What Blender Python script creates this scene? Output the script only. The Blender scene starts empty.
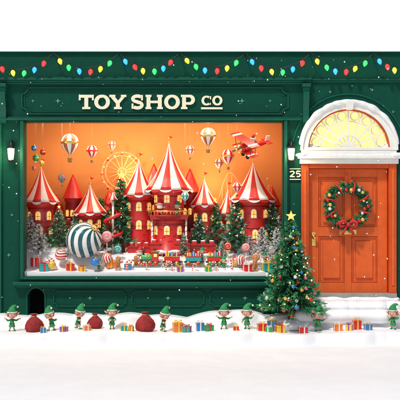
import bpy, bmesh, math, random
from mathutils import Vector, Matrix, Euler, noise
from math import sin, cos, pi, radians
R_ = random.Random(7)
K = 62.0; CD = 16.0; CZ = 2.0
scene = bpy.context.scene
def X(px, y=0.0): return (px-200)/K*(CD+y)/CD
def Z(py, y=0.0): return CZ+(200-py)/K*(CD+y)/CD
def L(px, y=0.0): return px/K*(CD+y)/CD

# ---------------------------------------------------------------- materials
_m = {}
def M(name, col, rough=.5, metal=0., emit=0., var=.12, bump=0., scale=6., coat=0., bscale=None, spec=.5):
    if name in _m: return _m[name]
    m = bpy.data.materials.new(name); m.use_nodes = True
    nt = m.node_tree; bs = nt.nodes['Principled BSDF']
    tc = nt.nodes.new('ShaderNodeTexCoord')
    nz = nt.nodes.new('ShaderNodeTexNoise'); nz.inputs['Scale'].default_value = scale; nz.inputs['Detail'].default_value = 2
    nt.links.new(tc.outputs['Object'], nz.inputs['Vector'])
    rp = nt.nodes.new('ShaderNodeValToRGB')
    rp.color_ramp.elements[0].position = .3; rp.color_ramp.elements[1].position = .7
    rp.color_ramp.elements[0].color = [max(0, c*(1-var)) for c in col]+[1]
    rp.color_ramp.elements[1].color = [min(1, c*(1+var)) for c in col]+[1]
    nt.links.new(nz.outputs['Fac'], rp.inputs['Fac'])
    nt.links.new(rp.outputs['Color'], bs.inputs['Base Color'])
    bs.inputs['Roughness'].default_value = rough; bs.inputs['Metallic'].default_value = metal
    bs.inputs['Coat Weight'].default_value = coat; bs.inputs['Specular IOR Level'].default_value = spec
    if emit:
        bs.inputs['Emission Color'].default_value = list(col)+[1]; bs.inputs['Emission Strength'].default_value = emit
        m.cycles.emission_sampling = 'NONE'
    if bump:
        n2 = nt.nodes.new('ShaderNodeTexNoise'); n2.inputs['Scale'].default_value = bscale or scale*7; n2.inputs['Detail'].default_value = 2
        nt.links.new(tc.outputs['Object'], n2.inputs['Vector'])
        bp = nt.nodes.new('ShaderNodeBump'); bp.inputs['Strength'].default_value = bump; bp.inputs['Distance'].default_value = .01
        nt.links.new(n2.outputs['Fac'], bp.inputs['Height']); nt.links.new(bp.outputs['Normal'], bs.inputs['Normal'])
    _m[name] = m; return m

def wood_paint(name, col, rough=.4, stretch=(6, 6, .8), bump=.25, var=.08, spec=.5):
    m = M(name, col, rough, var=var, scale=9, spec=spec)
    nt = m.node_tree; bs = nt.nodes['Principled BSDF']
    tc = [n for n in nt.nodes if n.type == 'TEX_COORD'][0]
    mp = nt.nodes.new('ShaderNodeMapping'); mp.inputs['Scale'].default_value = stretch
    nt.links.new(tc.outputs['Object'], mp.inputs['Vector'])
    n2 = nt.nodes.new('ShaderNodeTexNoise'); n2.inputs['Scale'].default_value = 9; n2.inputs['Detail'].default_value = 4; n2.inputs['Distortion'].default_value = .6
    nt.links.new(mp.outputs['Vector'], n2.inputs['Vector'])
    bp = nt.nodes.new('ShaderNodeBump'); bp.inputs['Strength'].default_value = bump; bp.inputs['Distance'].default_value = .01
    nt.links.new(n2.outputs['Fac'], bp.inputs['Height']); nt.links.new(bp.outputs['Normal'], bs.inputs['Normal'])
    mr = nt.nodes.new('ShaderNodeMapRange'); mr.inputs['To Min'].default_value = rough-.12; mr.inputs['To Max'].default_value = rough+.2
    nt.links.new(n2.outputs['Fac'], mr.inputs['Value']); nt.links.new(mr.outputs['Result'], bs.inputs['Roughness'])
    return m

GREEN = wood_paint('green_wall_paint', (.0025, .062, .038), .5, spec=.12)
GTRIM = wood_paint('green_trim_paint', (.004, .090, .056), .42, (.8, 6, 6), spec=.2)
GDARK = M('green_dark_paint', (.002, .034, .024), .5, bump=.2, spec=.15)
ORANGE = wood_paint('orange_door_paint', (.72, .115, .016), .4, spec=.35)
ORANGE2 = wood_paint('orange_frame_paint', (.60, .080, .010), .42, spec=.35)
WHITE = M('white_paint', (.8, .79, .74), .4, var=.04, bump=.1)
CREAM = M('cream_paint', (.88, .83, .60), .45, var=.04)
SNOW = M('snow', (.90, .92, .95), .6, var=.02, bump=.4, scale=3, bscale=40)
TSNOW = M('toy_snow', (.84, .85, .88), .7, var=.03, bump=.4, scale=8, bscale=60)
RED = M('red_paint', (.64, .018, .014), .35, var=.15, bump=.08)
DRED = M('dark_red_paint', (.38, .010, .010), .45, var=.2, bump=.1)
TWHITE = M('toy_white', (.84, .80, .74), .5, var=.05)
GOLD = M('gold', (.85, .55, .15), .25, 1.0)
BLACK = M('black_iron', (.012, .012, .014), .45, var=.3, bump=.2)
HOLE = M('mouse_hole_dark', (.004, .004, .004), .9, spec=.05)
SKIN = M('skin', (.80, .46, .33), .5, var=.06)
EGREEN = M('elf_green_felt', (.025, .27, .08), .85, var=.2, bump=.3, scale=20)
ERED = M('elf_red_felt', (.58, .025, .025), .8, var=.15, bump=.3, scale=20)
FUR = M('white_fur', (.85, .85, .83), .9, var=.06, bump=.6, scale=40)
HAIR = M('ginger_hair', (.42, .15, .04), .7, var=.3, bump=.4, scale=30)
EYEW = M('eye_white', (.85, .85, .85), .2, var=0.01)
EYEB = M('eye_black', (.01, .008, .006), .15, var=0.01)
MOUTH = M('mouth_red', (.35, .03, .03), .5)
SACK = M('sack_cloth', (.30, .018, .02), .85, var=.3, bump=.5, scale=14)
ROPE = M('rope', (.6, .42, .16), .8, bump=.4)
BLUE = M('blue_paper', (.03, .20, .55), .4)
TEAL = M('teal_paper', (.02, .33, .33), .4)
YEL = M('yellow_paper', (.85, .55, .05), .4)
PURP = M('purple_paper', (.28, .06, .35), .4)
ORG = M('orange_paper', (.80, .22, .04), .4)
GRN = M('green_paper', (.03, .35, .10), .4)
PINK = M('pink_candy', (.8, .25, .28), .3)
GINGER = M('gingerbread', (.45, .18, .05), .8, var=.25, bump=.4, scale=12)
BARK = M('bark', (.10, .055, .03), .9, var=.4, bump=.6)
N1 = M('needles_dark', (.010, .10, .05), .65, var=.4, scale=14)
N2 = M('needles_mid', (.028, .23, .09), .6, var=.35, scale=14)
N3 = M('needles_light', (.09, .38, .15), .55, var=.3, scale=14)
NS = M('needles_snowy', (.84, .86, .88), .7, var=.06, scale=14)
WARM = M('warm_bulb', (1, .72, .30), .3, emit=5, var=.01)
BROWN = M('balloon_brown', (.38, .11, .04), .5, var=.15)
BASKET = M('wicker', (.40, .22, .08), .8, var=.4, bump=.6, scale=30)
WINDOWG = M('toy_window_glow', (1, .50, .12), .4, emit=.9, var=.02)
STEEL = M('steel', (.5, .5, .5), .3, 1.)
THREAD = M('thread', (.55, .35, .2), .6)

# ---------------------------------------------------------------- mesh builder
class B:
    def __init__(s):
        s.v = []; s.f = []; s.m = []; s.s = []; s.mats = []; s.T = Matrix.Identity(4)
    def mi(s, m):
        if m not in s.mats: s.mats.append(m)
        return s.mats.index(m)
    def raw(s, vs, fs, mat, smooth=False):
        o = len(s.v); T = s.T
        s.v += [T @ Vector(p) for p in vs]
        for k, f in enumerate(fs):
            s.f.append([o+i for i in f])
            s.m.append(s.mi(mat[k] if isinstance(mat, list) else mat)); s.s.append(smooth)
    def box(s, c, d, mat, bev=0., rot=None):
        if bev > 0:
            bm = bmesh.new(); bmesh.ops.create_cube(bm, size=1)
            for v in bm.verts: v.co = Vector((v.co.x*d[0], v.co.y*d[1], v.co.z*d[2]))
            bmesh.ops.bevel(bm, geom=bm.edges[:], offset=min(bev, min(d)*.45), segments=2, affect='EDGES', profile=.6)
            vs = [v.co.copy() for v in bm.verts]; bm.verts.index_update()
            fs = [[v.index for v in f.verts] for f in bm.faces]; bm.free()
        else:
            vs = [Vector((x*d[0]/2, y*d[1]/2, z*d[2]/2)) for x in (-1, 1) for y in (-1, 1) for z in (-1, 1)]
            fs = [(0, 1, 3, 2), (4, 6, 7, 5), (0, 4, 5, 1), (2, 3, 7, 6), (0, 2, 6, 4), (1, 5, 7, 3)]
        if rot is not None: vs = [rot @ v for v in vs]
        c = Vector(c); s.raw([v+c for v in vs], fs, mat)
    def bx(s, x0, x1, y0, y1, z0, z1, mat, bev=0.):
        s.box(((x0+x1)/2, (y0+y1)/2, (z0+z1)/2), (abs(x1-x0), abs(y1-y0), abs(z1-z0)), mat, bev)
    def lathe(s, prof, c, mat, n=20, smooth=True, rot=None, sc=(1, 1, 1), fn=None, gore=None):
        vs = []; fs = []; ms = []
        c = Vector(c)
        for j, (r, z) in enumerate(prof):
            for i in range(n):
                a = 2*pi*i/n; rr = r*(fn(a, j) if fn else 1)
                v = Vector((rr*cos(a)*sc[0], rr*sin(a)*sc[1], z*sc[2]))
                if rot is not None: v = rot @ v
                vs.append(v+c)
        for j in range(len(prof)-1):
            for i in range(n):
                k = (i+1) % n
                fs.append((j*n+i, j*n+k, (j+1)*n+k, (j+1)*n+i))
                ms.append(gore(i, j) if gore else mat)
        fs.append(tuple(range(n-1, -1, -1))); ms.append(ms[0])
        fs.append(tuple(range((len(prof)-1)*n, len(prof)*n))); ms.append(ms[-1])
        s.raw(vs, fs, ms, smooth)
    def ball(s, c, r, mat, n=14, sc=(1, 1, 1), rot=None, gore=None):
        h = max(6, n//2+1)
        s.lathe([(max(1e-4, r*sin(pi*j/h)), -r*cos(pi*j/h)) for j in range(h+1)], c, mat, n, True, rot, sc, gore=gore)
    def tube(s, pts, r, mat, n=8, smooth=True, seg=None, closed=False):
        pts = [Vector(p) for p in pts]; N = len(pts)
        rr = r if isinstance(r, (list, tuple)) else [r]*N
        vs = []; fs = []; ms = []; prev = None
        for j, p in enumerate(pts):
            if closed: t = pts[(j+1) % N]-pts[j-1]
            else: t = pts[min(j+1, N-1)]-pts[max(j-1, 0)]
            if t.length < 1e-9: t = Vector((0, 0, 1))
            t.normalize()
            if prev is None:
                u = t.cross(Vector((0, 0, 1)) if abs(t.z) < .9 else Vector((1, 0, 0))); u.normalize()
            else:
                u = prev-t*prev.dot(t)
                if u.length < 1e-6: u = t.cross(Vector((1, .3, 0)))
                u.normalize()
            prev = u; w = t.cross(u)
            for i in range(n):
                a = 2*pi*i/n; vs.append(p+(u*cos(a)+w*sin(a))*rr[j])
        M_ = N if closed else N-1
        for j in range(M_):
            q = (j+1) % N
            for i in range(n):
                k = (i+1) % n
                fs.append((j*n+i, j*n+k, q*n+k, q*n+i)); ms.append(seg(j) if seg else mat)
        if not closed:
            fs.append(tuple(range(n-1, -1, -1))); ms.append(ms[0])
            fs.append(tuple(range((N-1)*n, N*n))); ms.append(ms[-1])
        s.raw(vs, fs, ms, smooth)
    def cap(s, a, b, r0, r1, mat, n=14):
        a = Vector(a); b = Vector(b); d = b-a; Ln = max(d.length, 1e-5)
        q = d.to_track_quat('Z', 'Y').to_matrix() if d.length > 1e-5 else Matrix.Identity(3)
        pr = [(max(1e-4, r0*sin(pi/2*j/4)), -r0*cos(pi/2*j/4)) for j in range(5)]
        pr += [(max(1e-4, r1*cos(pi/2*j/4)), Ln+r1*sin(pi/2*j/4)) for j in range(5)]
        s.lathe(pr, a, mat, n, True, q)
    def prism(s, poly, y0, y1, mat, smooth=False):
        n = len(poly)
        vs = [(p[0], y0, p[1]) for p in poly]+[(p[0], y1, p[1]) for p in poly]
        fs = [tuple(range(n)), tuple(range(2*n-1, n-1, -1))]+[(i, (i+1) % n, n+(i+1) % n, n+i) for i in range(n)]
        s.raw(vs, fs, mat, smooth)
    def ribbon(s, pts, w, y0, y1, mat, closed=False):
        N = len(pts); o = []; q = []
        for j in range(N):
            a = pts[(j-1) % N] if closed else pts[max(0, j-1)]
            b = pts[(j+1) % N] if closed else pts[min(N-1, j+1)]
            dx, dz = b[0]-a[0], b[1]-a[1]; l = math.hypot(dx, dz) or 1
            ww = w[j] if isinstance(w, (list, tuple)) else w
            nx, nz = -dz/l*ww/2, dx/l*ww/2
            o.append((pts[j][0]+nx, pts[j][1]+nz)); q.append((pts[j][0]-nx, pts[j][1]-nz))
        vs = [(p[0], y0, p[1]) for p in o]+[(p[0], y0, p[1]) for p in q]+[(p[0], y1, p[1]) for p in o]+[(p[0], y1, p[1]) for p in q]
        fs = []
        for j in range(N if closed else N-1):
            k = (j+1) % N
            fs += [(j, k, N+k, N+j), (2*N+j, 3*N+j, 3*N+k, 2*N+k), (j, 2*N+j, 2*N+k, k), (N+j, N+k, 3*N+k, 3*N+j)]
        if not closed:
            fs += [(0, N, 3*N, 2*N), (N-1, 3*N-1, 4*N-1, 2*N-1)]
        s.raw(vs, fs, mat)
    def obj(s, name, loc=(0, 0, 0), rz=0., sc=1., recalc=True, rot=None):
        me = bpy.data.meshes.new(name); me.from_pydata([tuple(v) for v in s.v], [], s.f)
        for m in s.mats: me.materials.append(m)
        me.polygons.foreach_set('material_index', s.m); me.polygons.foreach_set('use_smooth', s.s)
        if recalc:
            bm = bmesh.new(); bm.from_mesh(me); bmesh.ops.recalc_face_normals(bm, faces=bm.faces[:]); bm.to_mesh(me); bm.free()
        me.update()
        o = bpy.data.objects.new(name, me); o.location = loc; o.scale = (sc, sc, sc)
        o.rotation_euler = rot if rot else (0, 0, rz)
        scene.collection.objects.link(o); return o
def dup(o, name, loc, rz=0., sc=1.):
    c = bpy.data.objects.new(name, o.data); c.location = loc; c.scale = (sc,)*3; c.rotation_euler = (0, 0, rz)
    scene.collection.objects.link(c); return c
def RX(a): return Matrix.Rotation(a, 3, 'X')
def RY(a): return Matrix.Rotation(a, 3, 'Y')
def RZ(a): return Matrix.Rotation(a, 3, 'Z')
def ss(a, b, x):
    t = max(0., min(1., (x-a)/(b-a))); return t*t*(3-2*t)

# ---------------------------------------------------------------- ground
XD = X(294)
def gh(x, y):
    n = noise.noise(Vector((x*.9, y*.9, 0)))
    door = ss(XD-.1, XD+.25, x)
    w1 = .05*abs(sin(x*2.3+.5))+.03*abs(sin(x*5.1+1.))+.02*sin(x*1.1)+.07*door
    e1 = -.34-.09*abs(sin(x*3.4))+.03*sin(x*7.3)-.06*door
    e2 = -.96-.15*abs(sin(x*3.1+.6))-.04*abs(sin(x*7.+.3))
    e3 = -2.1-.3*abs(sin(x*1.7+1.4))
    z = -.21+.008*n+.006*noise.noise(Vector((x*4, y*4, 2)))
    z += .03*ss(e3-.3, e3+.3, y)
    z += (.17+.02*sin(x*3))*ss(e2-.06, e2+.05, y)
    z += (.14+w1)*ss(e1-.05, e1+.06, y)
    return z
def build_ground():
    xs = [-200, -120, -60, -30, -15, -9, -6]+[-4.6+i*.03 for i in range(307)]+[6, 9, 15, 30, 60, 120, 200]
    ys = [-200, -120, -60, -30, -20, -14, -10, -7, -5, -4, -3.5]+[-3.2+.03*i for i in range(109)]+[.1, 5, 10, 30, 80, 119, 200]
    vs = []; fs = []; nx = len(xs)
    for y in ys:
        for x in xs:
            z = gh(x, min(y, 0.05)) if abs(x) < 7 and y < .2 and y > -15 else (-.21 if y < .2 else -.15)
            vs.append((x, y, z))
    for j in range(len(ys)-1):
        for i in range(nx-1):
            a = j*nx+i; fs.append((a, a+1, a+nx+1, a+nx))
    b = B(); b.raw(vs, fs, SNOW, True); b.obj('snow_ground')
build_ground()

# ---------------------------------------------------------------- facade
def arc(cx, cz, r, a0, a1, n, rz=None):
    rz = rz or r
    return [(cx+r*cos(radians(a0+(a1-a0)*i/n)), cz+rz*sin(radians(a0+(a1-a0)*i/n))) for i in range(n+1)]
XL, XR = -4.8, 4.8
def wall():
    b = B(); T = .25
    mh = arc(X(36), Z(297), L(8.5), 180, 0, 14)
    b.prism([(XL, -.5), (X(27.5), -.5)]+mh+[(X(44.5), -.5), (X(283), -.5), (X(283), Z(276)), (XL, Z(276))], 0, T, GREEN)
    b.bx(XL, X(24), 0, T, Z(276), Z(122), GREEN)
    b.bx(XL, X(283), 0, T, Z(122), Z(52), GREEN)
    ar = arc(X(348.5), Z(150), L(47.5), 0, 180, 40)
    b.prism([(X(283), -.5), (X(301), -.5)]+ar[::-1]+[(X(396), -.5), (XR, -.5), (XR, Z(52)), (X(283), Z(52))], 0, T, GREEN)
    b.bx(XL, XL+.2, T, 5, -.5, Z(52), GREEN); b.bx(XR-.2, XR, T, 5, -.5, Z(52), GREEN)
    b.bx(XL+.2, XR-.2, 4.8, 5, -.5, Z(52), GREEN)
    b.bx(XL+.2, XR-.2, T, 4.8, Z(52)-.25, Z(52)-.1, GDARK)
    b.bx(X(22), X(50), T, T+.3, -.3, Z(285), HOLE)
    b.ribbon([(X(26.8), -.1)]+arc(X(36), Z(297), L(9.2), 180, 0, 16)+[(X(45.2), -.1)], L(1.3), -.012, .0, GTRIM)
    for (p0, p1, d) in ((77.5, 79, .07), (79, 80.8, .12), (80.8, 82.5, .09), (82.5, 84.5, .05)):
        b.bx(X(-60), X(311), -d, 0, Z(p1), Z(p0), GTRIM, .008)
    for (p0, p1, d) in ((117, 118.6, .05), (118.6, 120.4, .09)):
        b.bx(X(-60), X(301), -d, 0, Z(p1), Z(p0), GTRIM, .006)
    b.bx(XL, XR, -.04, .3, Z(53), Z(51.6), GREEN, .006)
    def frame(x0, x1, z0, z1, r, w, d, mat=GTRIM):
        pts = []
        for (cx, cz, a0) in ((x0, z0, 90), (x1, z0, 180), (x1, z1, 270), (x0, z1, 0)):
            pts += arc(cx, cz, r, a0, a0-90, 6)
        b.ribbon(pts, w, -d, 0, mat, True)
    frame(X(22), X(288), Z(114), Z(88), L(6), L(1.2), .025)
    frame(X(25), X(285), Z(112), Z(90), L(6), L(.5), .014)
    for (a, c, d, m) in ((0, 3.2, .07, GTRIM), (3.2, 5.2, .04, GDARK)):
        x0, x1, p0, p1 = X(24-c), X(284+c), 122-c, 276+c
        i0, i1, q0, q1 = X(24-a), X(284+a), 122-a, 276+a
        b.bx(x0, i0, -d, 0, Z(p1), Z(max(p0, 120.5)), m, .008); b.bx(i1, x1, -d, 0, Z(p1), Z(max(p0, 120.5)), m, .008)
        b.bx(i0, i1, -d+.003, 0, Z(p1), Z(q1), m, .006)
    b.bx(X(14), X(293), -.13, 0, Z(285), Z(281.4), GTRIM, .012)
    b.bx(X(17), X(290), -.09, 0, Z(287), Z(285), GTRIM, .008)
    for (x0, x1) in ((54, 126), (132, 204), (210, 280)):
        frame(X(x0), X(x1), Z(306), Z(291), L(3), L(1), .022)
    b.bx(X(-16), X(2), -.045, 0, -.2, Z(120.5), GTRIM, .01)
    for xc in (4, 305.5):
        w = 4.2
        b.bx(X(xc-w), X(xc+w), -.20, 0, Z(88), Z(84.6), GTRIM, .01)
        b.bx(X(xc-w+.8), X(xc+w-.8), -.15, 0, Z(91), Z(88), GTRIM, .01)
        prof = [(-.15, 0), (-.16, -.10), (-.12, -.22), (-.07, -.32), (-.09, -.42), (-.06, -.50), (0, -.52), (0, 0)]
        vs = []; x0, x1 = X(xc-w+1.3), X(xc+w-1.3)
        for xx in (x0, x1): vs += [(xx, p[0], Z(91)+p[1]) for p in prof]
        n = len(prof)
        b.raw(vs, [tuple(range(n)), tuple(range(2*n-1, n-1, -1))]+[(i, (i+1) % n, n+(i+1) % n, n+i) for i in range(n)], GTRIM)
    b.ribbon(arc(X(348.5), Z(150), L(56), 8, 172, 36), L(1.4), -.02, 0, GTRIM)
    b.bx(X(312), XR, -.03, 0, Z(82.5), Z(80.6), GTRIM, .006)
    b.bx(X(312), XR, -.05, 0, Z(80.6), Z(79.2), GTRIM, .006)
    def star(cx, cz, r, m=GTRIM, d=.012):
        p = []
        for i in range(8):
            a = pi/2+i*pi/4; rr = r if i % 2 == 0 else r*.28
            p.append((cx+rr*cos(a), cz+rr*sin(a)))
        b.prism(p, -d, 0, m)
    STAR = M('star_inlay', (.10, .32, .22), .4)
    for (sx, sy, r) in ((58, 101, 3), (242, 101, 3), (33, 101, 2), (270, 101, 2), (12, 215, 2), (9, 255, 2.4), (90, 298, 3), (168, 298, 3), (245, 298, 3), (70, 298, 1.5), (148, 298, 1.5), (222, 298, 1.5), (330, 92, 2.2), (372, 90, 2.2), (352, 86, 1.4), (393, 112, 2)):
        star(X(sx), Z(sy), L(r), STAR)
    b.obj('toy_shop_building')
wall()

def sign():
    b = B(); cnt = [0]
    H = L(14.3); z0 = Z(109.3)
    def f():
        cnt[0] += 1; return -.032-.0009*(cnt[0] % 7)
    def rect(x, z, w, h, sx, sz, x0): b.prism([(x0+x*sx, sz+z*sx), (x0+(x+w)*sx, sz+z*sx), (x0+(x+w)*sx, sz+(z+h)*sx), (x0+x*sx, sz+(z+h)*sx)], f(), 0, CREAM)
    def letter(ch, px0, pw, s=H, zb=z0):
        x0 = X(px0); w = L(pw)/s; t = .27; q = .15
        R = lambda x, z, ww, hh: rect(x, z, ww, hh, s, zb, x0)
        P = lambda pts, wd: b.ribbon([(x0+p[0]*s, zb+p[1]*s) for p in pts], wd*s if not isinstance(wd, list) else [a*s for a in wd], f(), 0, CREAM)
        if ch == 'T':
            R(w/2-t/2, 0, t, 1); R(w/2-.28, 0, .56, q); R(0, 1-.2, w, .2); R(0, .62, .13, .3); R(w-.13, .62, .13, .3)
        elif ch in 'OC':
            cx = w/2; a0, a1 = (0, 360) if ch == 'O' else (48, 312)
            n = 40; pts = [(cx+(w/2-.13)*cos(radians(a0+(a1-a0)*i/n)), .5+(.5-.085)*sin(radians(a0+(a1-a0)*i/n))) for i in range(n+(0 if ch == 'O' else 1))]
            wd = [.17+.10*abs(cos(radians(a0+(a1-a0)*i/n))) for i in range(len(pts))]
            b.ribbon([(x0+p[0]*s, zb+p[1]*s) for p in pts], [a*s for a in wd], f(), 0, CREAM, ch == 'O')
            if ch == 'C': R(w-.17, .62, .13, .33); R(w-.17, .06, .1, .2)
        elif ch == 'Y':
            P([(.17, .93), (w/2, .42)], .25); P([(w-.17, .93), (w/2, .42)], .2); R(w/2-t/2, 0, t, .5); R(w/2-.27, 0, .54, q)
            R(0, 1-q, .42, q); R(w-.38, 1-q, .38, q)
        elif ch == 'S':
            pts = []; rx = w/2-.13
            for i in range(15): a = radians(40+i*230/14); pts.append((w/2+rx*cos(a), .72+.195*sin(a)))
            for i in range(15): a = radians(90-i*230/14); pts.append((w/2+rx*cos(a), .285+.20*sin(a)))
            P(pts, .23); R(w-.2, .62, .13, .36); R(.05, .03, .13, .36)
        elif ch == 'H':
            for xx in (.08, w-.08-t): R(xx, 0, t, 1); R(xx-.07, 0, t+.14, q); R(xx-.07, 1-q, t+.14, q)
            R(.3, .42, w-.6, .17)
        elif ch == 'P':
            R(.08, 0, t, 1); R(0, 0, t+.18, q); R(0, 1-q, .4, q)
            pts = [(.3, .915)]+[(w-.40+.27*cos(radians(90-180*i/14)), .655+.26*sin(radians(90-180*i/14))) for i in range(15)]+[(.3, .395)]
            P(pts, [.17]+[.17+.09*sin(pi*i/14) for i in range(15)]+[.17])
    for ch, a, w in (('T', 79, 15), ('O', 94.5, 15.5), ('Y', 109.5, 17), ('S', 131, 13), ('H', 145.5, 17.5), ('O', 164.3, 15.5), ('P', 181, 14)):
        letter(ch, a, w)
    s2 = L(9.6)
    letter('C', 201.5, 10, s2, Z(105.5)); letter('O', 212.3, 10, s2, Z(105.5))
    b.bx(X(201), X(222.5), -.03, 0, Z(109.4), Z(107.4), CREAM)
    b.obj('shop_sign_lettering', (0, -.001, 0))
    b = B(); s = L(6.4); x0 = X(289.6); zb = Z(177.2)
    P = lambda pts, w: b.ribbon([(x0+p[0]*s, zb+p[1]*s) for p in pts], w*s, f(), 0, CREAM)
    o = .38
    P([(o+.30*cos(radians(a)), .72+.2*sin(radians(a))) for a in range(170, -41, -15)]+[(o-.28, .1)], .2); P([(o-.36, .09), (o+.38, .09)], .18)
    o = 1.32
    P([(o+.36, .91), (o-.28, .91)], .18); P([(o-.22, .95), (o-.26, .5)], .16)
    P([(o-.26, .5)]+[(o+.02+.27*cos(radians(a)), .33+.25*sin(radians(a))) for a in range(110, -151, -15)], .19)
    b.bx(X(289.6), X(300.4), -.03, 0, Z(169.3), Z(168.5), CREAM); b.bx(X(289.6), X(300.4), -.03, 0, Z(179.8), Z(179), CREAM)
    b.obj('house_number', (0, -.001, 0))
sign()

# ---------------------------------------------------------------- door
def door():
    b = B(); cx = X(348.5); y = .06
    b.bx(X(301), X(308.5), -.06, .2, -.1, Z(164), ORANGE2, .012)
    b.bx(X(388.5), X(396), -.06, .2, -.1, Z(164), ORANGE2, .012)
    b.bx(X(303.5), X(306), -.075, -.055, Z(285), Z(170), ORANGE, .006)
    b.bx(X(391), X(393.5), -.075, -.055, Z(285), Z(170), ORANGE, .006)
    b.bx(X(308.5), X(388.5), -.05, .2, Z(168.5), Z(164), ORANGE2, .01)
    b.bx(X(299.5), X(397.5), -.10, .2, Z(164), Z(159), WHITE, .01)
    b.bx(X(297.5), X(399.5), -.15, .2, Z(159), Z(155.5), WHITE, .012)
    b.bx(X(301), X(396), -.08, .2, Z(155.5), Z(150.6), WHITE, .01)
    x0, x1, zt, zb = X(309), X(388), Z(168.8), Z(293)
    b.bx(x0, x1, y+.03, y+.07, zb, zt, ORANGE)
    for (a, c) in [(309, 319), (345, 352), (378, 388)]: b.bx(X(a), X(c), y, y+.03, zb, zt, ORANGE, .006)
    for (pa, pb) in ((168.8, 177), (227, 236.5), (283, 293)):
        for (a, c) in ((319, 345), (352, 378)): b.bx(X(a), X(c), y+.001, y+.03, Z(pb), Z(pa), ORANGE, .006)
    for (a, c) in ((319, 345), (352, 378)):
        for (pa, pb) in ((177, 227), (236.5, 283)):
            m = 1.6
            b.bx(X(a+.3), X(a+m), y+.008, y+.03, Z(pb-.3), Z(pa+.3), ORANGE2, .005); b.bx(X(c-m), X(c-.3), y+.008, y+.03, Z(pb-.3), Z(pa+.3), ORANGE2, .005)
            b.bx(X(a+m), X(c-m), y+.009, y+.03, Z(pa+m), Z(pa+.3), ORANGE2, .005); b.bx(X(a+m), X(c-m), y+.009, y+.03, Z(pb-.3), Z(pb-m), ORANGE2, .005)
            b.bx(X(a+4.5), X(c-4.5), y+.004, y+.03, Z(pb-4.5), Z(pa+4.5), ORANGE, .014)
    b.bx(X(312), X(316), y-.012, y, Z(246), Z(232), GOLD, .006)
    b.lathe([(.012, 0), (.012, .03), (.03, .04), (.036, .06), (.028, .078), (.001, .083)], (X(314), y-.01, Z(237)), GOLD, 18, rot=RX(pi/2))
    b.bx(X(340), X(357), y-.01, y, Z(234.5), Z(229.5), GOLD, .006)
    b.bx(X(297), X(400), -.38, .2, -.45, Z(303), M('stone', (.35, .34, .32), .8, bump=.4), .02)
    b.bx(X(301), X(396), -.1, .2, Z(303)+.001, Z(293), M('stone2', (.30, .29, .27), .8, bump=.4), .01)
    b.bx(X(300), X(397), .2, .22, -.2, Z(150), GDARK)
    b.obj('front_door')
    b = B(); cz = Z(150.4)
    b.ribbon(arc(cx, cz, L(44), 0, 180, 48), L(6), -.09, .12, WHITE)
    b.ribbon(arc(cx, cz, L(47.4), 0, 180, 48), L(2), -.12, .12, WHITE)
    b.ribbon(arc(cx, cz, L(40.3), 0, 180, 48), L(1.2), -.04, .1, ORANGE2)
    b.bx(cx-L(47), cx+L(47), -.085, .12, cz-.001, cz+L(3), WHITE, .006)
    GL = M('fanlight_glass', (1, .78, .28), .2, emit=.85, var=.12, scale=3)
    b.prism(arc(cx, cz+.01, L(41), 0, 180, 48), .05, .06, GL)
    b.ribbon(arc(cx, cz+L(2), L(13), 0, 180, 24), L(1.5), -.02, .05, WHITE)
    b.prism(arc(cx, cz+L(2), L(7), 0, 180, 20), -.03, .05, WHITE)
    b.ribbon(arc(cx, cz+L(2), L(27), 0, 180, 40), L(1.1), -.018, .05, WHITE)
    for i in range(1, 8):
        a = radians(i*22.5)
        b.ribbon([(cx+L(r)*cos(a), cz+L(2)+L(r)*sin(a)) for r in (7, 40)], L(1.3), -.022, .05, WHITE)
    for i in range(8):
        a = radians(i*22.5+11.25); r = L(33)
        c = (cx+r*cos(a), cz+L(2)+r*sin(a))
        b.ribbon([(c[0]+L(4.2)*cos(t), c[1]+L(4.2)*sin(t)) for t in [2*pi*k/16 for k in range(16)]], L(.8), -.012, .05, WHITE, True)
    b.prism([(cx-L(3), cz+L(40)), (cx+L(3), cz+L(40)), (cx+L(4.2), cz+L(49)), (cx-L(4.2), cz+L(49))], -.15, .0, WHITE)
    b.obj('fanlight_window')
    b = B()
    for i in range(120):
        a = radians(8+164*i/119); rr = L(48.4)
        k = .5+.5*noise.noise(Vector((i*.14, 0, 3))); s = sin(a)
        b.ball((cx+rr*cos(a), -.06, cz+rr*sin(a)), .022+.05*k*s, SNOW, 10, (1.3, 1.9, .8))
    for i in range(60):
        u = i/59; px = 299+u*99
        if abs(px-348.5) < 46: hgt = .012+.02*R_.random()
        else: hgt = .035+.03*R_.random()
        b.ball((X(px), -.11+R_.random()*.03, Z(155.4)), hgt, SNOW, 8, (1.5, 1.4, .7))
    for s in (-1, 1):
        for i in range(10): b.ball((cx+s*L(39-i*1.4), .02, cz+L(3)), .05*(1-i/11)+.008, SNOW, 8, (1, .8, 1))
    b.obj('snow_on_door_arch')
    b = B()
    for i in range(60):
        px = 299+i/59*104; k = .5+.5*noise.noise(Vector((i*.2, 5, 3)))
        b.ball((X(px), -.26, Z(303)-.02), .08+.06*k, SNOW, 12, (1.2, 1.7, .75))
        b.ball((X(px), -.42, Z(312)-.02), .10+.05*k, SNOW, 12, (1.2, 1.3, .9))
    for i in range(40):
        px = 302+i/39*93; k = .5+.5*noise.noise(Vector((i*.2, 9, 3)))
        b.ball((X(px), -.06, Z(299)), .03+.06*k, SNOW, 10, (1.3, 1.2, .8))
    b.obj('snow_on_door_step')
door()

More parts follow.
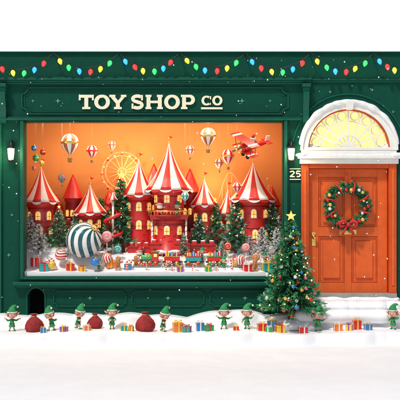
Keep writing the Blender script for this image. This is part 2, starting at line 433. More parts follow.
# ---------------------------------------------------------------- foliage
def needles(b, p, d, n, ln, w, mat, rnd=R_):
    vs = []; fs = []
    for i in range(n):
        q = Vector((rnd.uniform(-1, 1), rnd.uniform(-1, 1), rnd.uniform(-.7, 1))).normalized()*.85+d
        q.normalize(); q *= ln*rnd.uniform(.6, 1.15)
        u = q.cross(Vector((rnd.uniform(-1, 1), rnd.uniform(-1, 1), rnd.uniform(-1, 1)))); u.normalize(); u *= w*.5
        k = len(vs); vs += [p-u, p+u, p+q*.6+u*.8, p+q, p+q*.6-u*.8]; fs.append((k, k+1, k+2, k+3, k+4))
    b.raw(vs, fs, mat)
ORN = [M('orn_'+n, c, .2, .3, var=.03) for n, c in (('red', (.65, .02, .02)), ('gold', (.85, .5, .08)), ('blue', (.04, .25, .65)), ('white', (.8, .8, .8)), ('pink', (.75, .2, .25)))]
def star5(b, c, r, mat, t):
    p = [(c[0]+(r if i % 2 == 0 else r*.42)*cos(pi/2+i*pi/5), c[2]+(r if i % 2 == 0 else r*.42)*sin(pi/2+i*pi/5)) for i in range(10)]
    b.prism(p, c[1]-t, c[1]+t, mat)
def tree(name, loc, H, R, nbr=120, tiers=5, tuft=6, nn=6, snowy=0., orn=20, lights=20, star=True, sc=1., seed=1, rz=0, nl=1., orr=.016):
    rnd = random.Random(seed); b = B()
    b.tube([(0, 0, -.02*H), (0, 0, H*.5), (0, 0, H*.97)], [.035*H, .018*H, .004*H], BARK, 8)
    tips = []
    for k in range(nbr):
        t = ((k+.5)/nbr)**1.15
        z = H*(.15+.81*t)
        ft = (t*tiers) % 1
        ln = R*((1-t)**.9)*(1.14-.50*ft)*rnd.uniform(.82, 1.1)+.02*H
        az = k*2.39996+rnd.uniform(-.2, .2)
        dirv = Vector((cos(az), sin(az), 0)); dr = rnd.uniform(.22, .42)
        pts = [Vector((0, 0, z))+dirv*ln*s+Vector((0, 0, -ln*dr*s**1.3+ln*.12*max(0, s-.7)/.3)) for s in (0, .35, .7, 1)]
        b.tube(pts, [.008*H, .006*H, .004*H, .001*H], BARK, 4)
        m = max(2, int(tuft*ln/R+1.5))
        for q in range(m):
            s = .22+.78*(q+.6)/m
            i = min(2, int(s*3)); f = s*3-i
            p = pts[i].lerp(pts[i+1], min(1, f))+Vector([rnd.uniform(-1, 1)*.015*H for _ in range(3)])
            d = (pts[i+1]-pts[i]).normalized()*1.1+Vector((0, 0, -.12))
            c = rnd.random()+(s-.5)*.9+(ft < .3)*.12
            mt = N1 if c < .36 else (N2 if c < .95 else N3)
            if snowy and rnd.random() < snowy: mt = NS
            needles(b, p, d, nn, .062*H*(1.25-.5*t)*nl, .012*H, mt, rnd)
        tips.append((pts[3], t))
    for i in range(orn):
        p, t = tips[int(rnd.random()**1.2*(len(tips)-8))]
        r = orr*H*rnd.uniform(.8, 1.3)
        q = p*1.0+Vector((0, 0, -r*.7)); q.x *= 1.04; q.y *= 1.04
        b.ball(q, r, rnd.choice(ORN), 10); b.lathe([(r*.25, 0), (r*.25, r*.3)], q+Vector((0, 0, r*.9)), GOLD, 6)
    for i in range(lights):
        p, t = tips[int(rnd.random()*(len(tips)-4))]; p = p*rnd.uniform(.9, 1.02)
        b.ball((p.x, p.y, p.z+.012*H), .007*H, WARM, 6)
    if star: star5(b, (0, 0, H*1.02), .055*H, M('star_gold', (1, .68, .15), .3, .3, emit=.5, var=.02), .008*H)
    return b.obj(name, loc, rz=rz, sc=sc, recalc=False)
ty = -.50
tree('christmas_tree', (X(291, ty), ty, Z(318, ty)), L(100, ty), L(30, ty), 260, 7, 8, 9, orn=130, lights=80, seed=5, nl=.85, orr=.0175)
b = B()
for i in range(40):
    a = R_.random()*2*pi; r = R_.random()**.5*.30
    b.ball((X(291, ty)+r*cos(a), ty+.05+r*sin(a)*.5, Z(318, ty)-.06-r*.25), .07+.05*R_.random(), SNOW, 12, (1.5, 1.3, .7))
b.obj('snow_mound')

def wreath():
    b = B(); rnd = random.Random(3); R = L(18.5)
    b.tube([(R*cos(a), 0, R*sin(a)) for a in [2*pi*i/36 for i in range(36)]], .05, N1, 8, closed=True)
    for i in range(520):
        a = rnd.random()*2*pi; t = rnd.random()*2*pi; r = .065*rnd.random()**.5
        p = Vector(((R+r*cos(t))*cos(a), r*sin(t)*.8-.01, (R+r*cos(t))*sin(a)))
        d = Vector((-sin(a), 0, cos(a)))*1.1+Vector((cos(a)*cos(t), -.5, sin(a)*cos(t)))*.9
        needles(b, p, d, 7, .085, .012, rnd.choice((N1, N2, N2, N3)), rnd)
    for i in range(26):
        a = 2*pi*i/26+rnd.uniform(-.1, .1); r = R+rnd.uniform(-.045, .045)
        b.ball((r*cos(a), -.085, r*sin(a)), rnd.uniform(.02, .034), ORN[(0, 1, 0, 1, 3)[i % 5]], 12)
    for i in range(8):
        a0 = 2*pi*i/8+.2
        b.tube([((R+.09*cos(t))*cos(a0+t*.05), .09*sin(t)-.01, (R+.09*cos(t))*sin(a0+t*.05)) for t in [pi*k/8+pi for k in range(9)]], .014, ERED, 6)
    for sx in (-1, 1):
        b.tube([(0, -.09, -R), (sx*.07, -.12, -R+.06), (sx*.14, -.12, -R+.04), (sx*.13, -.11, -R-.03), (0, -.09, -R)], [.012, .028, .032, .026, .012], ERED, 8)
        b.tube([(0, -.09, -R), (sx*.05, -.10, -R-.08), (sx*.09, -.09, -R-.16)], [.012, .02, .022], ERED, 8)
    b.ball((0, -.12, -R), .032, ERED, 12)
    b.tube([(0, .03, R), (0, .03, L(34))], .006, ERED, 6)
    b.obj('christmas_wreath', (X(347), -.02, Z(206)))
wreath()

def lantern(px, py):
    b = B()
    b.lathe([(.035, 0), (.035, .012), (.015, .02)], (0, .12, .17), BLACK, 16, rot=RX(pi/2))
    b.tube([(0, .12, .17), (0, .06, .22), (0, .01, .21), (0, -.0, .15)], .009, BLACK, 8)
    b.tube([(0, .12, .10), (0, .08, .12), (0, .07, .16), (0, .09, .18)], .006, BLACK, 6)
    b.lathe([(.012, .15), (.02, .13), (.06, .10), (.075, .085), (.07, .08)], (0, 0, 0), BLACK, 6, smooth=False)
    G = M('lantern_glass', (1, .84, .55), .2, emit=6, var=.02)
    b.lathe([(.04, -.10), (.058, .08)], (0, 0, 0), G, 6, smooth=False)
    for i in range(6):
        a = 2*pi*i/6
        b.tube([(.042*cos(a), .042*sin(a), -.10), (.06*cos(a), .06*sin(a), .082)], .005, BLACK, 5)
    b.lathe([(.047, -.095), (.05, -.11), (.02, -.13), (.008, -.16), (.001, -.17)], (0, 0, 0), BLACK, 6, smooth=False)
    b.obj('wall_lantern', (X(px), -.13, Z(py)))
    l = bpy.data.lights.new('lantern_lamp', 'POINT'); l.energy = 12; l.color = (1, .80, .45); l.shadow_soft_size = .06
    o = bpy.data.objects.new('lantern_lamp', l); o.location = (X(px), -.26, Z(py)); scene.collection.objects.link(o)
lantern(12.5, 154); lantern(290.5, 154)

def strings():
    b = B()
    cols = [M('bulb_'+n, c, .3, emit=e, var=.01) for n, c, e in (('blue', (.02, .22, 1), 2.6), ('red', (1, .02, .02), 2.4), ('yellow', (1, .55, .03), 2.2), ('green', (.03, .75, .10), 2))]
    anc = [(-12, 56), (55, 54.5), (120, 55), (180, 54.5), (245, 55), (310, 54.5), (372, 55), (425, 54)]
    sag = [15, 14, 13.5, 13, 14.5, 14, 13, 10]; k = 0
    for (a, c, sg) in zip(anc[:-1], anc[1:], sag):
        pts = []; N = 26
        for i in range(N+1):
            t = i/N
            pts.append(Vector((X(a[0]+(c[0]-a[0])*t), -.16-.03*sin(t*9), Z(a[1]+(c[1]-a[1])*t+sg*4*t*(1-t)))))
        b.tube(pts, .006, BLACK, 6)
        b.tube([Vector((X(a[0]), 0, Z(a[1]))), Vector((X(a[0]), -.17, Z(a[1])))], .01, BLACK, 6)
        n = 6
        for q in range(n):
            t = (q+.5)/n; p = pts[int(t*N)]; an = (t-.5)*.9+R_.uniform(-.2, .2); rt = RY(pi+an)
            b.lathe([(.016, 0), (.019, .03)], p, BLACK, 8, rot=rt)
            b.lathe([(.016, .03), (.034, .055), (.036, .078), (.022, .11), (.001, .132)], p, cols[k % 4], 12, rot=rt); k += 1
    b.obj('string_lights')
strings()

def flakes():
    b = B(); rnd = random.Random(11)
    for i in range(260):
        y = rnd.uniform(-1.6, -.15); px = rnd.uniform(-20, 420); py = rnd.uniform(56, 300)
        if 20 < px < 290 and 118 < py < 282 and rnd.random() < .8: continue
        r = rnd.choice((.004, .005, .007, .011)); b.ball((X(px, y), y, Z(py, y)), r, SNOW, 6)
    b.obj('falling_snowflakes')
flakes()

# ---------------------------------------------------------------- elves
POSES = {
 'stand': dict(la=((-.14, -.02, .36), (-.17, -.07, .29)), ra=((.14, -.02, .36), (.17, -.07, .29)), ll=((-.05, -.01, .13), (-.055, 0, .045)), rl=((.05, -.01, .13), (.06, 0, .045)), lean=0),
 'cheer': dict(la=((-.16, -.02, .41), (-.27, -.05, .50)), ra=((.16, -.02, .40), (.28, -.05, .47)), ll=((-.07, -.01, .13), (-.10, 0, .045)), rl=((.06, -.03, .14), (.09, 0, .045)), lean=.0),
 'run': dict(la=((-.13, -.06, .37), (-.13, -.15, .40)), ra=((.13, .06, .37), (.16, .12, .33)), ll=((-.05, -.10, .17), (-.05, -.12, .06)), rl=((.05, .05, .13), (.05, .16, .07)), lean=.2),
 'pull': dict(la=((-.12, .08, .37), (-.07, .20, .36)), ra=((.12, .08, .38), (.06, .20, .38)), ll=((-.05, -.09, .15), (-.05, -.10, .045)), rl=((.05, .03, .13), (.05, .11, .05)), lean=.25),
 'hold': dict(la=((-.13, -.06, .36), (-.07, -.17, .35)), ra=((.13, -.06, .36), (.07, -.17, .35)), ll=((-.05, -.01, .13), (-.06, -.02, .045)), rl=((.05, -.01, .13), (.06, .01, .045)), lean=-.05),
 'wave': dict(la=((-.14, -.02, .36), (-.17, -.05, .28)), ra=((.17, -.03, .42), (.27, -.08, .53)), ll=((-.05, -.01, .13), (-.055, 0, .045)), rl=((.06, -.03, .14), (.09, -.03, .05)), lean=0),
}
_body = {}
def elf(name, loc, rz, pose, H=.40, cols=None, hair=HAIR, beard=False):
    key = (pose, cols, beard)
    if key in _body: return dup(_body[key], name, loc, rz, H)
    tun, hatc, leg1 = cols or (EGREEN, EGREEN, ERED)
    P = POSES[pose]; b = B(); t = B(); segs = []
    S = Matrix.Rotation(P['lean'], 4, 'X')
    def up(p):
        p = Vector(p); q = p-Vector((0, 0, .24)); return (S @ q)+Vector((0, 0, .24))
    def c(a, d, r0, r1, m): t.cap(a, d, r0, r1, m); segs.append((Vector(a), Vector(d), m, (r0+r1)/2))
    c((0, 0, .24), up((0, -.0, .38)), .088, .074, tun); c(up((0, 0, .38)), up((0, 0, .43)), .074, .05, tun); c(up((0, 0, .43)), up((0, 0, .50)), .036, .036, SKIN)
    hands = []
    for sx, arm, leg in ((-1, P['la'], P['ll']), (1, P['ra'], P['rl'])):
        sh = up((sx*.06, 0, .425)); el = up(arm[0]); ha = up(arm[1])
        c(sh, el, .042, .034, tun); c(el, el.lerp(ha, .75), .034, .029, tun); c(el.lerp(ha, .8), ha, .023, .026, SKIN); hands.append((el, ha, sx))
        hip = Vector((sx*.042, 0, .21)); kn = Vector(leg[0]); an = Vector(leg[1])
        c(hip, kn, .046, .035, leg1); c(kn, an, .035, .027, leg1)
        toe = an+Vector((sx*.01, -.08, -.012)); c(an+Vector((0, .01, -.012)), toe, .033, .027, hatc); c(toe, toe+Vector((0, -.03, .035)), .022, .011, hatc)
    to = t.obj('tmp'); md = to.modifiers.new('r', 'REMESH'); md.mode = 'VOXEL'; md.voxel_size = .0095; md.use_smooth_shade = True
    sm = to.modifiers.new('s', 'SMOOTH'); sm.iterations = 3; sm.factor = .5
    dg = bpy.context.evaluated_depsgraph_get(); me = bpy.data.meshes.new_from_object(to.evaluated_get(dg))
    ms = []
    for f in me.polygons:
        best = None
        for (a, d, m, r) in segs:
            ab = d-a; u = max(0, min(1, (f.center-a).dot(ab)/max(ab.length_squared, 1e-9))); e = (f.center-(a+ab*u)).length-r
            if best is None or e < best[0]: best = (e, m)
        m = best[1]
        if m is ERED and leg1 is ERED and f.center.z < .2 and tun is not ERED: m = (ERED, FUR)[int(f.center.z/.024) % 2]
        ms.append(m)
    b.raw([v.co.copy() for v in me.vertices], [tuple(f.vertices) for f in me.polygons], ms, True)
    bpy.data.objects.remove(to); bpy.data.meshes.remove(me)
    for (el, ha, sx) in hands:
        d = (ha-el).normalized(); side = d.cross(Vector((0, 1, 0)))
        if side.length < .1: side = Vector((0, 0, 1))
        side.normalize(); nrm = d.cross(side)
        for q in range(4):
            o = (q-1.5)*.0125; ln = (.030, .037, .035, .026)[q]
            p0 = ha+side*o+d*.014
            b.tube([p0, p0+d*ln*.6+side*o*.3, p0+d*ln+nrm*.010+side*o*.5], [.0075, .0068, .005], SKIN, 6)
        p0 = ha-side*.020*sx; b.tube([p0, p0-side*.016*sx+d*.012, p0-side*.020*sx+d*.028], [.009, .0075, .005], SKIN, 6)
        cf = el.lerp(ha, .76); q = (ha-el).to_track_quat('Z', 'Y').to_matrix()
        b.lathe([(.026, -.013), (.038, -.009), (.038, .009), (.026, .013)], cf, FUR, 14, rot=q)
    LT = Matrix.Translation((0, 0, .24)) @ S @ Matrix.Translation((0, 0, -.24))
    b.T = LT
    n = 24; vs = []; fs = []
    for j, (r, z) in enumerate(((.090, .29), (.100, .25), (.125, .18))):
        for i in range(n):
            a = 2*pi*i/n; zz = z-(.024 if (i % 4 == 0 and j == 2) else (.010 if i % 2 and j == 2 else 0)); vs.append((r*cos(a), r*sin(a)*.9, zz))
    for j in range(2):
        for i in range(n): fs.append((j*n+i, j*n+(i+1) % n, (j+1)*n+(i+1) % n, (j+1)*n+i))
    b.raw(vs, fs, tun, True)
    b.lathe([(.085, .285), (.097, .287), (.097, .308), (.085, .31)], (0, 0, 0), BLACK, 24, sc=(1, .95, 1))
    b.box((0, -.096, .298), (.036, .014, .03), GOLD, .004)
    b.lathe([(.04, .425), (.080, .43), (.095, .445), (.065, .462), (.035, .467)], (0, 0, 0), ERED if tun is EGREEN else FUR, 20, fn=lambda a, j: 1+.10*abs(sin(a*4))*(j == 2))
    b.T = LT @ Matrix.Translation((0, 0, .47)) @ Matrix.Scale(1.2, 4) @ Matrix.Translation((0, 0, -.475))
    hc = Vector((0, -.01, .60))
    b.lathe([(.001, -.125), (.05, -.118), (.098, -.09), (.135, -.04), (.145, .01), (.138, .06), (.105, .11), (.05, .138), (.001, .145)], hc, SKIN, 26, sc=(1, .92, 1))
    for sx in (-1, 1):
        b.ball(hc+Vector((sx*.05, -.122, .008)), .027, EYEW, 14, (.85, .5, 1.15))
        b.ball(hc+Vector((sx*.048, -.134, .006)), .017, EYEB, 12, (.9, .5, 1.15))
        b.ball(hc+Vector((sx*.044, -.142, .012)), .004, EYEW, 6)  # catchlight modelled as a white dot on the pupil
        b.tube([hc+Vector((sx*.025, -.13, .045)), hc+Vector((sx*.05, -.128, .054)), hc+Vector((sx*.075, -.115, .046))], .005, hair, 6)
        b.ball(hc+Vector((sx*.082, -.098, -.035)), .022, M('cheek', (.78, .25, .20), .6), 10, (1, .5, .8))
        e = hc+Vector((sx*.13, 0, 0))
        b.tube([e, e+Vector((sx*.045, .0, .015)), e+Vector((sx*.085, .01, .045)), e+Vector((sx*.11, .015, .075))], [.026, .032, .018, .003], SKIN, 10)
    b.ball(hc+Vector((0, -.138, -.02)), .018, M('nose', (.82, .36, .26), .5), 12)
    b.tube([hc+Vector((-.045, -.115, -.048)), hc+Vector((-.02, -.122, -.066)), hc+Vector((0, -.124, -.071)), hc+Vector((.02, -.122, -.066)), hc+Vector((.045, -.115, -.048))], .007, MOUTH, 6)
    if beard:
        for k in range(14):
            a = radians(-160+k*140/13)
            b.tube([hc+Vector((.12*cos(a), .115*sin(a), -.03)), hc+Vector((.13*cos(a), .14*sin(a), -.10)), hc+Vector((.07*cos(a), .13*sin(a), -.17))], [.022, .034, .005], FUR, 8)
    for k in range(20):
        a = radians(-30+k*240/19)
        if beard: continue
        p = hc+Vector((.135*cos(a), .125*sin(a), .07))
        b.tube([p, p+Vector((.016*cos(a), .016*sin(a), -.05)), p+Vector((.004*cos(a), .004*sin(a), -.10-.02*(k % 3)))], [.022, .024, .004], hair, 7)
    for k in range(6):
        x = (k-2.5)*.038; b.tube([hc+Vector((x, -.105, .09)), hc+Vector((x*1.1+.01, -.128, .07)), hc+Vector((x*1.2+.02, -.125, .055))], [.016, .016, .003], hair, 6)
    b.lathe([(.12, .055), (.158, .06), (.166, .08), (.158, .10), (.12, .105)], hc, FUR, 26, sc=(1, .95, 1), fn=lambda a, j: 1+.015*sin(a*9+j))
    hp = [(0, 0, .08), (0, 0, .14), (.015, .01, .20), (.055, .02, .255), (.11, .03, .28), (.165, .03, .255)]
    b.tube([hc+Vector(p) for p in hp], [.148, .124, .092, .060, .034, .016], hatc, 22)
    b.ball(hc+Vector((.185, .03, .235)), .034, FUR, 12)
    o = b.obj(name, loc, rz, H); _body[key] = o; return o
ey = -.66
def E(px, rz, pose, H=.41, **k):
    x = X(px, ey); return elf('christmas_elf', (x, ey, gh(x, ey)-.004), radians(rz), pose, H, **k)
for (px, rz, ps) in [(12, 25, 'cheer'), (52, -55, 'pull'), (78, 60, 'run'), (112, 10, 'hold'), (163, 50, 'run'), (224, 0, 'cheer'), (247, -20, 'wave'), (318, 15, 'cheer'), (393, -25, 'wave')]: E(px, rz, ps)

def sack(px, y, w, rz=0):
    b = B(); r = L(w)
    prof = [(.3, 0), (.75, .02), (1, .35), (1.0, .75), (.82, 1.15), (.48, 1.5), (.26, 1.66), (.22, 1.72), (.30, 1.84), (.42, 1.98), (.36, 1.99), (.2, 1.8)]
    b.lathe([(p[0]*r, p[1]*r) for p in prof], (0, 0, 0), SACK, 40, fn=lambda a, j: 1+(.05*sin(a*3+j*.8)+.05*sin(a*11+j*.3)*(j/11)+.02*sin(a*7)))
    b.tube([(.26*r*cos(a), .26*r*sin(a), 1.70*r) for a in [2*pi*i/16 for i in range(16)]], .05*r, ROPE, 6, closed=True)
    b.tube([(.26*r, 0, 1.7*r), (.5*r, -.2*r, 1.5*r), (.55*r, -.5*r, 1.15*r)], .04*r, ROPE, 6)
    x = X(px, y); b.obj('toy_sack', (x, y, gh(x, y)-.01), rz)
sack(34, ey, 9, 2.6); sack(95, ey+.05, 7.5, 1); sack(145, ey, 9.5, .5)

def giftb(d, m1, m2):
    b = B(); w, dp, h = d
    b.box((0, 0, h*.42), (w, dp, h*.84), m1, .004)
    b.box((0, 0, h*.90), (w*1.06, dp*1.06, h*.18), m1, .004)
    b.box((0, 0, h*.5), (w*.17, dp*1.085, h*1.012), m2, .001); b.box((0, 0, h*.5+.001), (w*1.085, dp*.17, h*1.016), m2, .001)
    for sx in (-1, 1):
        b.tube([(0, 0, h), (sx*w*.18, 0, h*1.28), (sx*w*.38, 0, h*1.25), (sx*w*.30, 0, h*1.06), (0, 0, h)], [w*.04, w*.06, w*.07, w*.06, w*.04], m2, 7)
        b.tube([(0, 0, h), (sx*w*.15, -dp*.2, h*1.06), (sx*w*.25, -dp*.42, h*1.03)], [w*.04, w*.045, w*.05], m2, 6)
    b.ball((0, 0, h*1.05), w*.08, m2, 8)
    return b
def gift(px, y, w, h, m1, m2, rz=0., z=None):
    b = giftb((L(w), L(w), L(h)), m1, m2); x = X(px, y)
    b.obj('gift_box', (x, y, (gh(x, y) if z is None else z)-.006), rz)
gy = -.76
for (px, dy, w, h, a, c, r) in ((43, -.08, 5, 5, BLUE, YEL, .3), (64, -.08, 6, 5, PURP, YEL, -.4), (87, -.09, 6, 5, ORG, TWHITE, .5), (124, -.04, 6, 5, TEAL, YEL, .2), (131, -.02, 4.5, 5, YEL, RED, -.3),
        (178, .04, 9, 9, ORG, YEL, .25), (187, -.07, 7, 6, TEAL, RED, -.3), (200, .04, 7, 8, BLUE, TWHITE, .2), (209, -.06, 7, 6, GRN, RED, .5), (236, -.07, 5, 4, RED, YEL, .1),
        (262, 0, 8, 7, RED, YEL, .2), (272, .06, 8, 10, BLUE, YEL, -.2), (280, -.06, 8, 7, YEL, RED, .35), (269, -.09, 6, 5, GRN, TWHITE, -.4),
        (338, 0, 7, 7, ORG, TWHITE, .2), (349, -.05, 6, 6, YEL, PURP, -.3), (357, .05, 7, 9, RED, YEL, .1), (368, -.07, 6, 6, BLUE, YEL, .4), (303, -.05, 7, 6, RED, TWHITE, .3)):
    gift(px, gy+dy, w, h, a, c, r)

# ---------------------------------------------------------------- window display
DY = 1.35
def h(x, y):
    xp = x*K*CD/(CD+y)+200
    side = (1-ss(40, 110, xp))*.12
    side += ss(230, 270, xp)*.10
    z = Z(272)+.26*ss(.2, .62, y)+side*ss(.1, .6, y)+.10*ss(.7, 1.2, y)
    return z+.025*noise.noise(Vector((x*3, y*4, 1)))+.03*abs(sin(x*3.7))*ss(.05, .3, y)
def display_room():
    b = B(); x0, x1 = X(12), X(294)
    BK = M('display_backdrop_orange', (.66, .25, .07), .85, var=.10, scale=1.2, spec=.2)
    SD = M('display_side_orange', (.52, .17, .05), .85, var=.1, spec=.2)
    b.bx(x0, x1, DY, DY+.05, Z(290), Z(112), BK)
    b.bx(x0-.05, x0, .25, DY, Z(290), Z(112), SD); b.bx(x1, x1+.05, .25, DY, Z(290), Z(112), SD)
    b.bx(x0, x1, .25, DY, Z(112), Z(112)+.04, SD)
    b.obj('window_display_room')
    nx, ny = 150, 45; vs = []; fs = []
    for j in range(ny):
        for i in range(nx):
            x = X(14)+(X(292)-X(14))*i/(nx-1); y = .01+(DY-.02)*j/(ny-1)
            if y < .26: x = X(24.4)+(X(283.6)-X(24.4))*i/(nx-1)
            vs.append((x, y, h(x, y)))
    for j in range(ny-1):
        for i in range(nx-1):
            a = j*nx+i; fs.append((a, a+1, a+nx+1, a+nx))
    b = B(); b.raw(vs, fs, TSNOW, True)
    b.raw([(vs[i][0], .01, vs[i][2]) for i in range(nx)]+[(vs[i][0], .012, Z(277)) for i in range(nx)], [(i, i+1, nx+i+1, nx+i) for i in range(nx-1)], TSNOW, True)
    b.obj('display_snow')
display_room()

def glass():
    m = bpy.data.materials.new('window_glass'); m.use_nodes = True; nt = m.node_tree; nt.nodes.clear()
    o = nt.nodes.new('ShaderNodeOutputMaterial'); mx = nt.nodes.new('ShaderNodeMixShader'); t = nt.nodes.new('ShaderNodeBsdfTransparent'); g = nt.nodes.new('ShaderNodeBsdfGlossy')
    g.inputs['Roughness'].default_value = .02; mx.inputs[0].default_value = .006
    nt.links.new(t.outputs[0], mx.inputs[1]); nt.links.new(g.outputs[0], mx.inputs[2]); nt.links.new(mx.outputs[0], o.inputs[0])
    b = B(); b.raw([(X(24), -.008, Z(276)), (X(284), -.008, Z(276)), (X(284), -.008, Z(122)), (X(24), -.008, Z(122))], [(0, 1, 2, 3)], m); b.obj('shop_window_glass')
glass()

def pos(px, y): x = X(px, y); return x, y, h(x, y)
def arched(b, cx, cz, w, hh, y0, y1, m): b.prism([(cx-w/2, cz)]+[(cx+w/2*cos(radians(180-i*18)), cz+hh-w/2+w/2*sin(radians(180-i*18))) for i in range(11)]+[(cx+w/2, cz)], y0, y1, m)
def tower(px, y, rb, eave, apex, re, wins=((.55, 0),), ng=14, balcony=None):
    x, _, z0 = pos(px, y); z0 -= .05; r = L(rb, y); ze = Z(eave, y)-z0; za = Z(apex, y)-z0; R = L(re, y); b = B()
    b.lathe([(r*1.12, 0), (r*1.12, .06), (r*1.02, .08), (r, ze*.5), (r, ze-.10), (r*1.12, ze-.08), (r*1.16, ze-.03), (r*1.16, ze+.03), (r*.9, ze+.035)], (0, 0, 0), RED, 28)
    for zz in (ze*.45, ze-.12): b.lathe([(r*.99, zz), (r*1.05, zz+.004), (r*1.05, zz+.02), (r*.99, zz+.024)], (0, 0, 0), DRED, 28)
    b.lathe([(r*1.0, .08), (r*1.18, .06), (r*1.2, .03), (r*1.1, .0)], (0, 0, 0), TSNOW, 20, fn=lambda a, j: 1+.05*sin(a*5))
    rnd = random.Random(int(px))
    for i in range(26):
        a = rnd.uniform(-2.8, -.34); zz = rnd.uniform(.12, ze-.14)
        b.box((r*1.0*cos(a), r*1.0*sin(a), zz), (.012, .045, .02), DRED, .003, rot=RZ(a))
    for (fz, ang) in wins:
        for da in (-50, 0, 50):
            A = radians(ang+da); b.T = Matrix.Rotation(A, 4, 'Z')
            w = min(r*.36, .07); arched(b, 0, ze*fz, w*1.35, w*2.25, -r*1.045, -r*.8, CREAM); arched(b, 0, ze*fz+w*.15, w, w*1.8, -r*1.07, -r*.8, WINDOWG)
            b.box((0, -r*1.075, ze*fz+w*.9), (w*.1, .006, w*1.6), DRED); b.box((0, -r*1.077, ze*fz+w*.9), (w, .006, w*.1), DRED)
    b.T = Matrix.Identity(4)
    if balcony:
        zb = Z(balcony, y)-z0
        b.lathe([(r, zb-.08), (r*1.35, zb-.01), (r*1.4, zb), (r*1.4, zb+.02), (r, zb+.02)], (0, 0, 0), DRED, 28)
        b.tube([(r*1.36*cos(a), r*1.36*sin(a), zb+.09) for a in [2*pi*i/28 for i in range(28)]], .008, GOLD, 6, closed=True)
        for i in range(28): a = 2*pi*i/28; b.tube([(r*1.36*cos(a), r*1.36*sin(a), zb+.02), (r*1.36*cos(a), r*1.36*sin(a), zb+.09)], .005, GOLD, 5)
    n = ng*4; Hh = za-ze
    prof = [(R*(1-t)**1.28*(1-.10*sin(pi*t))+.006, ze+Hh*t) for t in [k/12 for k in range(13)]]
    gore = lambda i, j: RED if (i//4) % 2 == 0 else TWHITE
    b.lathe([(R*.9, ze-.005)]+prof, (0, 0, 0), RED, n, gore=gore, fn=lambda a, j: 1+.018*abs(sin(a*ng/2)))
    vs = []; fs = []; ms = []
    for i in range(n):
        a = 2*pi*i/n; sc = abs(sin(pi*(i % 4)/4)); vs += [(R*1.005*cos(a), R*1.005*sin(a), ze+.004), (R*1.03*cos(a), R*1.03*sin(a), ze-.018-.028*sc)]
    for i in range(n):
        k = (i+1) % n; fs.append((2*i, 2*k, 2*k+1, 2*i+1)); ms.append(TWHITE if (i//4) % 2 == 0 else RED)
    b.raw(vs, fs, ms)
    b.ball((0, 0, za+.012), .018, GOLD, 10)
    b.tube([(0, 0, za), (0, 0, za+.12)], .004, GOLD, 6)
    b.prism([(.004, za+.12), (.07, za+.10), (.004, za+.065)], -.002, .002, RED)
    b.obj('toy_castle_tower', (x, y, z0), rz=radians(px % 13-6))
tower(169, .72, 15, 190, 143, 24, wins=((.30, 0), (.80, 0)), balcony=216)
tower(139, .92, 13, 195, 160, 19, wins=((.72, 0), (.4, 0)))
tower(41, .85, 12.5, 202, 166, 19, wins=((.6, 0), (.25, 10)))
tower(90, .98, 11.5, 213, 184, 17.5, wins=((.6, 0),))
tower(253, .80, 15, 200, 162, 23.5, wins=((.65, 0), (.25, 5)))
tower(204, .98, 11, 205, 179, 14.5, wins=((.65, 0),))
tower(228, 1.08, 9, 214, 189, 12, wins=((.6, 0),))

def redcone(px, y, rb, top, apex):
    x, _, z0 = pos(px, y); z0 -= .05; r = L(rb, y); zt = Z(top, y)-z0; za = Z(apex, y)-z0; b = B()
    b.lathe([(r, 0), (r*.92, zt*.9), (r*1.1, zt*.95), (r*1.1, zt)], (0, 0, 0), DRED, 20)
    b.lathe([(r*1.35, zt-.01), (r*1.3, zt), (r*.75, zt+(za-zt)*.45), (r*.3, zt+(za-zt)*.8), (.003, za)], (0, 0, 0), RED, 20)
    for a in (-40, 0, 40):
        b.T = Matrix.Rotation(radians(a), 4, 'Z'); arched(b, 0, zt*.6, r*.4, r*.8, -r*1.02, -r*.6, WINDOWG)
    b.T = Matrix.Identity(4); b.ball((0, 0, za), .014, GOLD, 8)
    b.obj('toy_castle_turret', (x, y, z0))
redcone(73, 1.12, 8, 198, 174); redcone(57, 1.1, 6, 212, 194); redcone(109, 1.15, 7, 210, 190); redcone(190, 1.14, 8, 192, 168); redcone(154, 1.15, 7, 185, 163); redcone(272, 1.1, 7, 205, 186)

def castle_wall(x0, x1, y, ptop, pbase, arches=(), depth=.12, mat=RED, mer=7.):
    b = B(); a, c = X(x0, y), X(x1, y); zt = Z(ptop, y); zb = Z(pbase, y)
    b.bx(a, c, y, y+depth, zb, zt, mat, .006); b.bx(a-.01, c+.01, y-.015, y+depth+.015, zt-.03, zt-.008, DRED, .004)
    n = max(2, int((x1-x0)/mer)); w = (c-a)/n
    for i in range(n):
        for yy in (y, y+depth-.03): b.bx(a+w*(i+.22), a+w*(i+.78), yy+.001, yy+.03, zt, zt+.05, mat, .004)
        b.ball((a+w*(i+.5), y+.015, zt+.05), w*.30, TSNOW, 8, (1, .6, .35))
    rnd = random.Random(int(x0))
    for i in range(int((x1-x0)/3)):
        q = rnd.uniform(a+.02, c-.07); u = rnd.uniform(zb+.1, zt-.06)
        b.bx(q, q+.045, y-.005-.0003*i, y+.01, u, u+.02, DRED, .002)
    for (ax, aw, ah, fill) in arches:
        cx = X(ax, y); arched(b, cx, zb+.01, L(aw+2.2), L(ah+1.6), y-.022, y+.02, CREAM); arched(b, cx, zb+.011, L(aw), L(ah), y-.028, y+.02, fill)
    b.obj('toy_castle_wall')
castle_wall(30, 100, .95, 222, 252, ((48, 8, 15, WINDOWG), (82, 8, 15, WINDOWG)))
castle_wall(112, 238, .80, 232, 262, ((128, 8, 14, WINDOWG), (146, 8, 14, HOLE), (190, 8, 14, HOLE), (208, 8, 14, WINDOWG), (226, 8, 14, WINDOWG)))
castle_wall(150, 190, .50, 243, 266, ((170, 15, 16, HOLE), (156.5, 5, 9, WINDOWG), (183.5, 5, 9, WINDOWG)), .18)
castle_wall(128, 150, .58, 246, 266, ((139, 8, 10, WINDOWG),), .12, RED)
